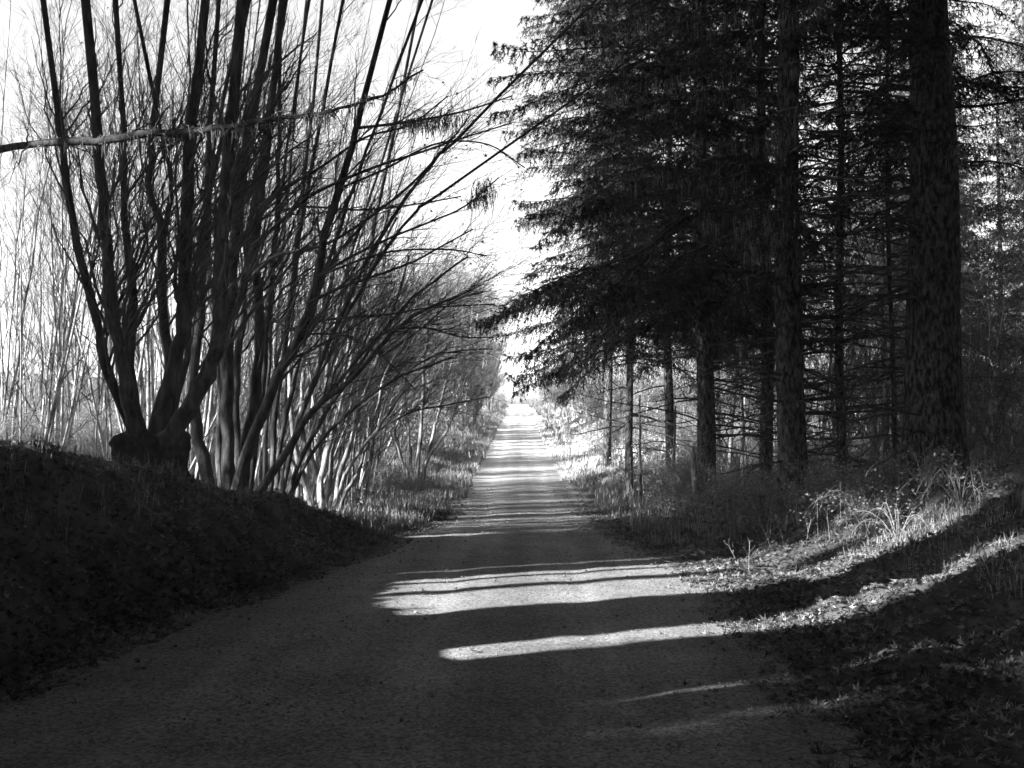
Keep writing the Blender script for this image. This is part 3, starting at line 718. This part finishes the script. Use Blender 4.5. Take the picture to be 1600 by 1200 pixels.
rsap = [sapling_template(450 + i, 8 + 1.5 * i, LR, grp=GR, per=(20, 7, 4), r=.04 + .008 * i, leafn=900, matb='bark_pale', stems_up=.08) for i in range(3)]
for i in range(95):
    y = 29 + 40 * rg.random() ** 1.2; x = rg.uniform(5.5 + .02 * y, .50 * y)
    place(rsap[int(rg.integers(3))], x, y, rg.uniform(0, 6.28), rg.uniform(.7, 1.1), tilt=(rg.normal() * .04, rg.normal() * .05))

bc = thing('background_conifer', 'dim conifer standing in the wood behind the big trunks on the right', 'tree', (0, 0, 0), group='conifers in the wood behind the big trunks')
part('trunk', trunk_mesh(17, .16, 91, sides=10, rings=24), M['bark_conifer'], bc)
w, f, m = conifer_parts(17, .16, 1.6, 2.9, 92, 9, 1.8, Rtop=.4, tp=.6)
part('crown', f.mesh('crown', False), M['under'], bc)  # paler than the other conifers' needles, sunlit foliage put into the colour
for i in range(30):
    y = 38 + 45 * rg.random(); x = rg.uniform(.13 * y + 1.5, .50 * y)
    place(bc, x, y, rg.uniform(0, 6.28), rg.uniform(.8, 1.15))

# shrubs
def shrub_template(seed, H, lab, grp, n=22, leafn=1400, mt='bush', wide=.9, name='shrub', lsize=.05):
    rg = np.random.default_rng(seed); root = thing(name, lab, 'shrub', (0, 0, 0), group=grp)
    a = rg.uniform(0, 6.28, n); k = rg.uniform(.1, wide, n); h = H * rg.uniform(.5, 1, n); s = np.linspace(0, 1, 8)
    P = np.stack([np.cos(a)[:, None] * k[:, None] * h[:, None] * s, np.sin(a)[:, None] * k[:, None] * h[:, None] * s, h[:, None] * (s * 1.25 - .3 * s ** 2.5) - .08], -1)
    P += rg.normal(size=P.shape) * .015 * H; R = np.tile(np.linspace(.012, .004, 8), (n, 1))
    m = MB(); m.tubes(P, R, 4)
    b, br = grow(P, R, 7, rg, .15, 1, (25, 60), (.25 * H, .5 * H), (0, 0, .05), (0, 0, -.1), 5, .6, .02, rmin=.003)
    c, cr = grow(b, br, 5, rg, .1, 1, (25, 60), (.08 * H, .22 * H), (0, 0, 0), (0, 0, 0), 3, .7, .03, rmin=.0028)
    m.tubes(b, br, 3); m.tubes(c, cr, 3); part('branches', m.mesh('branches'), M['cane'], root)
    if leafn:
        m = MB(); pk = c[rg.integers(0, len(c), leafn)]; small_leaves(m, pk[:, -1] + rg.normal(size=(leafn, 3)) * .03, lsize, rg)
        part('leaves', m.mesh('leaves', False), M[mt], root)
    return root
GV = 'shrubs along the left verge'
vs = [shrub_template(500 + i, 1.3 + .3 * i, 'tangled leafy shrub among others on the left verge', GV) for i in range(2)]
for i in range(60):
    y = 27 + 110 * rg.random() ** 1.5; x = float(road_cx(y)) - 3.0 - .022 * (y - 27) - 2.8 * rg.random() ** 1.3
    if lit_gap(x, y): x -= 1.2
    place(vs[i % 2], x, y, rg.uniform(0, 6.28), rg.uniform(.45, .95) * (1 + y * .004))
GW = 'shrubs in the undergrowth under the conifers'
us = [shrub_template(510 + i, 1.2 + .4 * i, 'twiggy shrub in the undergrowth beneath the conifers', GW, leafn=1000, name='shrub', wide=1.2) for i in range(2)]
for i in range(125):
    y = 19.5 + 32 * rg.random() ** 1.2; x = rg.uniform(3.4 + .03 * (y - 19), max(.47 * y, 6))
    place(us[i % 2], x, y, rg.uniform(0, 6.28), rg.uniform(.45, .95))
GB = 'twiggy shrubs in the thicket behind the left trees'
ls = shrub_template(515, 2.6, 'twiggy grey shrub in the thicket behind the bare trees on the left', GB, leafn=900, mt='under', n=34, wide=.45)
for i in range(60):
    y = 23 + 22 * rg.random(); x = -5.0 - .02 * y - (.47 * y - 4) * rg.random()
    if x < -.47 * y - 1: continue
    place(ls, x, y, rg.uniform(0, 6.28), rg.uniform(.45, .9))
bs = shrub_template(518, 2.2, 'pale leafy bush among others behind the left verge', 'pale bushes behind the left verge', n=24, leafn=2600, mt='grass', wide=.6, name='bush', lsize=.07)
for i in range(46):
    y = 36 + 45 * rg.random(); x = float(road_cx(y)) - 3.6 - 9 * rg.random() ** 1.3
    place(bs, x, y, rg.uniform(0, 6.28), rg.uniform(.6, 1.4))
# bright bushes far up the road on both sides
GF = 'bushes lining the far end of the road'
fs = [shrub_template(520 + i, 3.0 + i, 'pale leafy bush among others lining the far end of the road', GF, n=26, leafn=2600, mt='grass', wide=.6, name='bush', lsize=.10) for i in range(2)]
for i in range(90):
    y = 62 + 150 * rg.random(); sd = -1 if i % 2 else 1
    off = 4.0 if sd > 0 else 4.5
    x = float(road_cx(y)) + sd * (off + 9 * rg.random() ** 1.5)
    place(fs[i % 4 // 2], x, y, rg.uniform(0, 6.28), rg.uniform(.6, 1.1))
for x, y, s in [(-3, 222, 1.5), (3.5, 226, 1.4), (0.4, 232, 1.6), (7, 224, 1.6), (-7, 224, 1.6), (11, 222, 1.5), (-11, 224, 1.8)]:
    place(fs[0], x, y, x, s)

# far trees
GT = 'hazy bare trees far up the road'
ft = [sapling_template(540 + i, 15 + 3 * i, 'tall hazy bare tree far up the road', grp=GT, per=(34, 9, 5), r=.14, name='bare_tree', twl=.75, matb='bark_pale') for i in range(2)]
for i in range(70):
    y = 75 + 150 * rg.random(); sd = -1 if rg.random() < .6 else 1
    x = float(road_cx(y)) + sd * (6.5 + 30 * rg.random())
    if x > 0: x += 1.5
    if lit_gap(x, y): continue
    place(ft[i % 2], x, y, rg.uniform(0, 6.28), rg.uniform(.5, .8))
# the hazy clump of fine twigs left of the gap
dt = sapling_template(560, 10.5, 'dense rounded bare tree left of the bright gap over the road', grp=GT + ' left of the gap', per=(46, 14, 7), r=.10, multi=5, name='bare_tree', twl=.8, leafn=8000, stems_up=.1, lmat='grass')
for px, y, s in [(725, 66, 1.0), (706, 64, .95), (762, 118, 1.3), (768, 150, 1.5), (718, 72, 1.05), (690, 80, 1.1), (738, 92, 1.15), (662, 74, .9), (748, 112, 1.2), (640, 84, 1.0), (700, 60, .7), (742, 76, .75), (610, 70, .9), (755, 140, 1.2), (675, 56, .6)]:
    place(dt, (px - 800) / F * y, y, px, s, 'dense rounded bare tree left of the bright gap over the road', GT + ' left of the gap')
for x, y, s in [(-5, 216, .75), (-2, 236, .9), (2.5, 240, .85), (6, 228, .9), (9, 218, .9), (-9, 222, 1.1), (13, 226, 1.2), (-13, 214, 1.1), (5, 180, .55), (8, 160, .7), (-5.5, 175, .6), (-8, 150, .8), (6.5, 130, .5), (9, 110, .6)]:
    place(dt, x, y, x, s, 'pale rounded bare tree closing the view where the road tops the rise', 'pale trees at the top of the rise')
cf = thing('distant_conifer', 'small hazy conifer far up the road', 'tree', (0, 0, 0), group='distant conifers')
part('trunk', trunk_mesh(12, .15, 9, sides=8, rings=16), M['bark_conifer'], cf)
w, f_, m_x = conifer_parts(12, .15, .8, 2.2, 77, 7, 3.2, Rtop=.3)
part('crown', f_.mesh('crown', False), M['needle'], cf)
for i, (px, y, s) in enumerate([(700, 130, 1.2), (655, 120, 1.1), (600, 110, 1.2), (548, 118, 1.2), (500, 100, 1.0), (880, 120, 1.2), (930, 110, 1.3), (980, 90, 1.1)]):
    place(cf, (px - 800) / F * y, y, i, s)

# ------------------------------------------------------------------ ground cover (stuff)
def in_view(x, y, m=1.0): return (np.abs(x) < .47 * y + m)
rg = np.random.default_rng(9)
def litter(n, xf, size, name, seed, mt='litter', z0=.012, flat=1.6):
    r = np.random.default_rng(seed); x, y = xf(r, n); k = in_view(x, y); x, y = x[k], y[k]
    z = ground(x, y) + r.uniform(.0, .05, len(x)) * .6 + z0
    m = MB(); leaf_quads(m, np.stack([x, y, z], -1), r.uniform(size[0], size[1], len(x)), r, flat, .6)
    o = link(name, m.mesh(name, False), M[mt]); o['kind'] = 'stuff'; return o
def left_bank(r, n):
    y = r.uniform(6.2, 26, n); x = -half_left(y) + .5 - r.exponential(2.2, n); return x, y
def right_bank(r, n):
    y = r.uniform(6.2, 26, n); x = half_right(y) - .35 + r.exponential(2.4, n); return x, y
litter(44000, left_bank, (.035, .12), 'leaf_litter', 1)
litter(44000, right_bank, (.035, .11), 'leaf_litter', 2)
def strew(r, n):
    y = r.uniform(6.2, 34, n); s = r.choice([-1, 1], n); h = np.where(s < 0, half_left(y), half_right(y)); x = road_cx(y) + s * (h - r.exponential(.28, n)); return x, y
o = litter(3600, strew, (.04, .09), 'leaf_litter', 3, z0=.03)

def blades(n, xf, h, name, seed, mt, w=.006, bend=.5):
    r = np.random.default_rng(seed); x, y = xf(r, n); k = in_view(x, y, 2); x, y = x[k], y[k]; N = len(x)
    z = ground(x, y) - .02
    hh = r.uniform(h[0], h[1], N); a = r.uniform(0, 6.28, N); b_ = r.uniform(.1, 1, N) * bend
    d = np.stack([np.cos(a), np.sin(a), np.zeros(N)], -1); s = np.stack([-np.sin(a), np.cos(a), np.zeros(N)], -1)
    ww = (w * r.uniform(.6, 1.4, N) * (1 + y * .012))[:, None]
    p = np.stack([x, y, z], -1)
    mid = p + d * (hh * b_ * .35)[:, None] + [0, 0, 1] * (hh * .6)[:, None]
    tip = p + d * (hh * b_)[:, None] + [0, 0, 1] * (hh * (1 - .35 * b_))[:, None]
    V = np.stack([p + s * ww, p - s * ww, mid - s * ww * .8, mid + s * ww * .8, tip], 1)
    base = np.arange(N)[:, None] * 5
    m = MB(); m.add(V, (np.array([[0, 1, 2, 3]]) + base), (np.array([[3, 2, 4]]) + base))
    o = link(name, m.mesh(name, False), M[mt]); o['kind'] = 'stuff'; return o
def tuft(f, r, n):
    """clumped sampling"""
    x, y = f(r, n // 14 + 1); x = np.repeat(x, 14)[:n]; y = np.repeat(y, 14)[:n]
    return x + r.normal(size=n) * .06, y + r.normal(size=n) * .06
def lv(r, n):
    y = 20 + 20 * r.random(n); return road_cx(y) - half_left(y) - .1 - r.exponential(1.3, n), y
def lv2(r, n):
    y = 30 + 110 * r.random(n) ** 1.3; return road_cx(y) - 1.45 - r.exponential(1.5, n), y
def rv(r, n):
    y = 18 + 22 * r.random(n); return road_cx(y) + half_right(y) + .3 + r.exponential(1.5, n), y
def rv2(r, n):
    y = 36 + 120 * r.random(n) ** 1.3; return road_cx(y) + 1.45 + 4.2 * r.random(n), y
def rb(r, n):
    y = r.uniform(8, 20, n); return 4.6 + r.exponential(1.5, n), y
blades(26000, lambda r, n: tuft(lv, r, n), (.08, .38), 'verge_grass', 21, 'grass')
blades(40000, lambda r, n: tuft(lv2, r, n), (.06, .42), 'verge_grass', 22, 'grass', .008)
blades(8000, lambda r, n: tuft(rv, r, n), (.06, .36), 'verge_grass', 23, 'grass')
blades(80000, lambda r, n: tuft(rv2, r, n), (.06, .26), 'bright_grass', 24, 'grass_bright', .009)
blades(9000, lambda r, n: tuft(rb, r, n), (.06, .24), 'bank_grass', 25, 'grass', .004, 1.2)
def far_band(r, n):
    y = 60 + 160 * r.random(n); s = r.choice([-1, 1], n); return road_cx(y) + s * (2 + 16 * r.random(n)), y
blades(50000, lambda r, n: tuft(far_band, r, n), (.2, .8), 'far_grass', 26, 'grass', .012)
def under(r, n):
    y = 18.5 + 40 * r.random(n) ** 1.3; return road_cx(y) + 3.2 + 22 * r.random(n) ** 1.2, y
def under_l(r, n):
    y = 22 + 50 * r.random(n) ** 1.3; return -3 - 22 * r.random(n) ** 1.2, y
def herbs(n, xf, name, seed, hmax, size):
    r = np.random.default_rng(seed); x, y = xf(r, n); k = in_view(x, y, 2); x, y = x[k], y[k]
    clump = np.clip(.5 + fbm(x * .7, y * .7, 31, 3), .1, 1.2)
    z = ground(x, y) + r.random(len(x)) * hmax * clump
    m = MB(); small_leaves(m, np.stack([x, y, z], -1), size, r)
    o = link(name, m.mesh(name, False), M['under']); o['kind'] = 'stuff'
herbs(60000, under, 'undergrowth', 41, .8, .075); herbs(36000, under_l, 'undergrowth', 42, .6, .08)
blades(4500, under, (.2, 1.0), 'dry_stalks', 27, 'grass', .005, .5)
blades(8000, under_l, (.3, 1.0), 'dry_stalks', 28, 'grass', .005, .5)

def twigs(n, xf, name, seed):
    r = np.random.default_rng(seed); x, y = xf(r, n); k = in_view(x, y); x, y = x[k], y[k]; N = len(x)
    a = r.uniform(0, 6.28, N); l = r.uniform(.08, .5, N); s = np.linspace(-.5, .5, 5)
    X = x[:, None] + np.cos(a)[:, None] * l[:, None] * s + r.normal(size=(N, 5)) * .008; Y = y[:, None] + np.sin(a)[:, None] * l[:, None] * s + r.normal(size=(N, 5)) * .008
    Z = ground(X, Y) + .035 + r.normal(size=(N, 5)) * .008; Z = Z + r.uniform(0, .25, (N, 1)) * l[:, None] * (s + .5)
    m = MB(); m.tubes(np.stack([X, Y, Z], -1), np.tile(np.linspace(.005, .002, 5), (N, 1)), 4)
    o = link(name, m.mesh(name), M['bark_mid']); o['kind'] = 'stuff'
twigs(260, left_bank, 'fallen_twigs', 51); twigs(300, right_bank, 'fallen_twigs', 52); twigs(70, strew, 'fallen_twigs', 53)
def crest(r, n):
    y = r.uniform(7, 23, n); return -half_left(y) - r.uniform(1.0, 3.0, n), y
blades(5000, lambda r, n: tuft(crest, r, n), (.06, .28), 'bank_grass', 29, 'grass', .004, .9)
# small stones on the gravel
r = np.random.default_rng(61); N = 9000
y = 6.5 + 22 * r.random(N) ** 1.4; x = road_cx(y) + r.uniform(-1, 1, N) * np.where(r.random(N) < .5, half_left(y), half_right(y))
sz = r.uniform(.004, .013, N) * (1 + (r.random(N) < .04) * 1.2)
oct_ = np.array([[1, 0, 0], [0, 1, 0], [-1, 0, 0], [0, -1, 0], [0, 0, 1], [0, 0, -.6]], float)
V = oct_[None] * (1 + r.normal(size=(N, 6, 3)) * .2) * sz[:, None, None]; V[..., 2] *= .7
a = r.uniform(0, 6.28, N); ca, sa = np.cos(a)[:, None], np.sin(a)[:, None]
vx = V[..., 0] * ca - V[..., 1] * sa; vy = V[..., 0] * sa + V[..., 1] * ca
zz = road_z(y) + .034
V = np.stack([vx + x[:, None], vy + y[:, None], V[..., 2] + zz[:, None]], -1)
T = np.array([[0, 1, 4], [1, 2, 4], [2, 3, 4], [3, 0, 4], [1, 0, 5], [2, 1, 5], [3, 2, 5], [0, 3, 5]])[None] + np.arange(N)[:, None, None] * 6
mb = MB(); mb.add(V, T=T.reshape(-1, 3)); o = link('loose_stones', mb.mesh('loose_stones', False), M['stone']); o['kind'] = 'stuff'

# single leaves lying on the road
def road_leaf(px, py, size, label, seed):
    s = 1.8 * (py - 675) / 3.3; d = F / s; x = (px - 800) / s
    r = np.random.default_rng(seed); m = MB(); leaf_quads(m, np.array([[0, 0, size * .35]]), size, r, 0.2, .7)
    m.tubes(np.array([[0, 0, size * .3], [size * .5, 0, size * .25], [size * 1.1, size * .1, .01]]), np.array([.003, .003, .002]), 4)
    o = link('fallen_leaf', m.mesh('fallen_leaf', False), M['leaf'], loc=(x, d, .03)); o['label'] = label; o['category'] = 'leaf'
road_leaf(773, 915, .10, 'curled dead leaf lying in the middle of the sunlit patch of road', 1)
road_leaf(640, 905, .07, 'small dead leaf at the left end of the sunlit strip on the road', 3)
road_leaf(738, 1024, .08, 'dead leaf on the road nearest the camera by the lowest sunlit streak', 4)
road_leaf(957, 884, .06, 'small dead leaf right of centre just beyond the sunlit patch', 6)

# brambles and weeds on the right bank
def bramble(px, d, H, n, seed, label, leafn=380):
    r = np.random.default_rng(seed); x = (px - 800) / F * d; z = float(ground(x, d))
    root = thing('bramble', label, 'shrub', (x, d, z))
    a = r.uniform(0, 6.28, n); l = H * r.uniform(.8, 1.6, n); s = np.linspace(0, 1, 14)
    P = np.stack([np.cos(a)[:, None] * l[:, None] * s * .75, np.sin(a)[:, None] * l[:, None] * s * .5, H * r.uniform(.6, 1.1, n)[:, None] * (2.6 * s - 2.3 * s ** 2) - .05], -1)
    P += np.cumsum(r.normal(size=P.shape) * .006, axis=1); R = np.tile(np.linspace(.007, .002, 14), (n, 1))
    m = MB(); m.tubes(P, R, 5); b, br = grow(P, R, 6, r, .25, 1, (35, 75), (.12, .4), (0, 0, .1), (0, 0, -.1), 5, .6, .02, rmin=.002); m.tubes(b, br, 3)
    part('canes', m.mesh('canes'), M['cane'], root)
    m = MB(); pk = b[r.integers(0, len(b), leafn)][:, -1] + r.normal(size=(leafn, 3)) * .05; leaf_quads(m, pk, r.uniform(.035, .075, leafn), r, .6, .3)
    part('leaves', m.mesh('leaves', False), M['bush'], root)
bramble(1345, 16.8, .75, 16, 71, 'bramble with pale arching canes on top of the right bank')
bramble(1400, 15.6, .7, 14, 72, 'leafy bramble on the right bank in front of the massive trunk')
bramble(1440, 17.5, .8, 16, 73, 'bramble at the foot of the massive trunk by the right edge')
bramble(1500, 15.5, .8, 16, 74, 'bramble furthest to the right on the bank')
bramble(1280, 18.4, .5, 10, 75, 'low bramble in the sunlit rim of the right bank')
bramble(1140, 21.5, .55, 10, 76, 'bramble beside the road left of the thick furrowed trunk')
bramble(1040, 24.5, .6, 12, 77, 'bramble between the slim conifer and the overhanging one')
def weed(px, d, h, seed, label):
    r = np.random.default_rng(seed); x = (px - 800) / F * d; z = float(ground(x, d))
    s = np.linspace(0, 1, 8); lx = r.uniform(-.45, .25)
    P = np.stack([lx * h * s ** 1.5, .1 * h * s, h * s - .02], -1)[None]; R = np.linspace(.005, .002, 8)[None]
    m = MB(); m.tubes(P, R, 4); b, br = grow(P, R, 7, r, .4, 1, (25, 50), (.08, .25), (0, 0, .1), (0, 0, 0), 4, .6, .02, rmin=.0016); m.tubes(b, br, 3)
    root = thing('dry_weed', label, 'plant', (x, d, z), group='dry weed stalks on the right bank')
    part('stalk', m.mesh('stalk'), M['cane'], root)
    m = MB(); leaf_quads(m, b[:, -1], np.full(len(b), .03), r, 0, .5); part('seed_heads', m.mesh('seed_heads', False), M['leaf'], root)
for i in range(16):
    q = np.random.default_rng(800 + i); weed(1150 + 18 * i, 15.2 + 2.6 * q.random(), q.uniform(.3, .75), 900 + i, 'thin dry weed stalk among others on the right bank')

# dead stems and snapped trunks under the conifers
for i, (px, d, r0, h, lab) in enumerate([
    (1000, 26.5, .035, 2.6, 'pale dead pole standing just right of the slim conifer'),
    (1048, 27.0, .04, 2.4, 'pale slender dead pole between the slim conifer and the overhanging one'),
    (1090, 24.0, .09, 1.5, 'pale splintered stub at the foot of the overhanging conifer'),
    (1188, 21.4, .10, 1.0, 'pale splintered stub against the left foot of the thick furrowed trunk'),
    (1160, 29.0, .05, 4.5, 'grey dead pole in the gap left of the thick furrowed trunk'),
    (1135, 31.0, .05, 5.5, 'grey dead pole further back between the overhanging conifer and the thick trunk')]):
    x = (px - 800) / F * d; z = float(ground(x, d)); q = np.random.default_rng(700 + i)
    P = np.stack([q.normal() * .08 * h * np.linspace(0, 1, 14) + q.normal(size=14) * .008, q.normal(size=14) * .008, np.linspace(-.15, h, 14)], -1)
    m = MB(); m.tubes(P, np.linspace(r0 * 1.2, r0 * .55, 14), 9)
    b_, br = grow(P[None], np.linspace(r0, r0 * .5, 14)[None], 7, q, .3, 1, (45, 80), (.2, .7), (0, 0, 0), (0, 0, -.1), 5, .25, .03); m.tubes(b_, br, 4)
    o = link('dead_pole' if i not in (2, 3) else 'broken_stub', m.mesh('dead_pole'), M['bark_pale'], loc=(x, d, z)); o['label'] = lab; o['category'] = 'dead trunk'

# ------------------------------------------------------------------ haze
hz = MB()
x0, x1, y0, y1, z0, z1 = -430, 430, -45, 705, -30, 42
Vb = np.array([[x, y, z] for x in (x0, x1) for y in (y0, y1) for z in (z0, z1)], float)
hz.add(Vb, np.array([[0, 1, 3, 2], [4, 6, 7, 5], [0, 4, 5, 1], [2, 3, 7, 6], [0, 2, 6, 4], [1, 5, 7, 3]]))
hm = bpy.data.materials.new('haze'); hm.use_nodes = True
hn = hm.node_tree.nodes; hn.remove(hn["Principled BSDF"])
pv = hn.new("ShaderNodeVolumePrincipled"); pv.inputs["Color"].default_value = (.95, .95, .95, 1); pv.inputs["Density"].default_value = .0008; pv.inputs["Anisotropy"].default_value = .1
hm.node_tree.links.new(pv.outputs[0], hn["Material Output"].inputs["Volume"])
HAZE = True
if HAZE:
    ho = link('haze', hz.mesh('haze', False), hm); ho['kind'] = 'stuff'
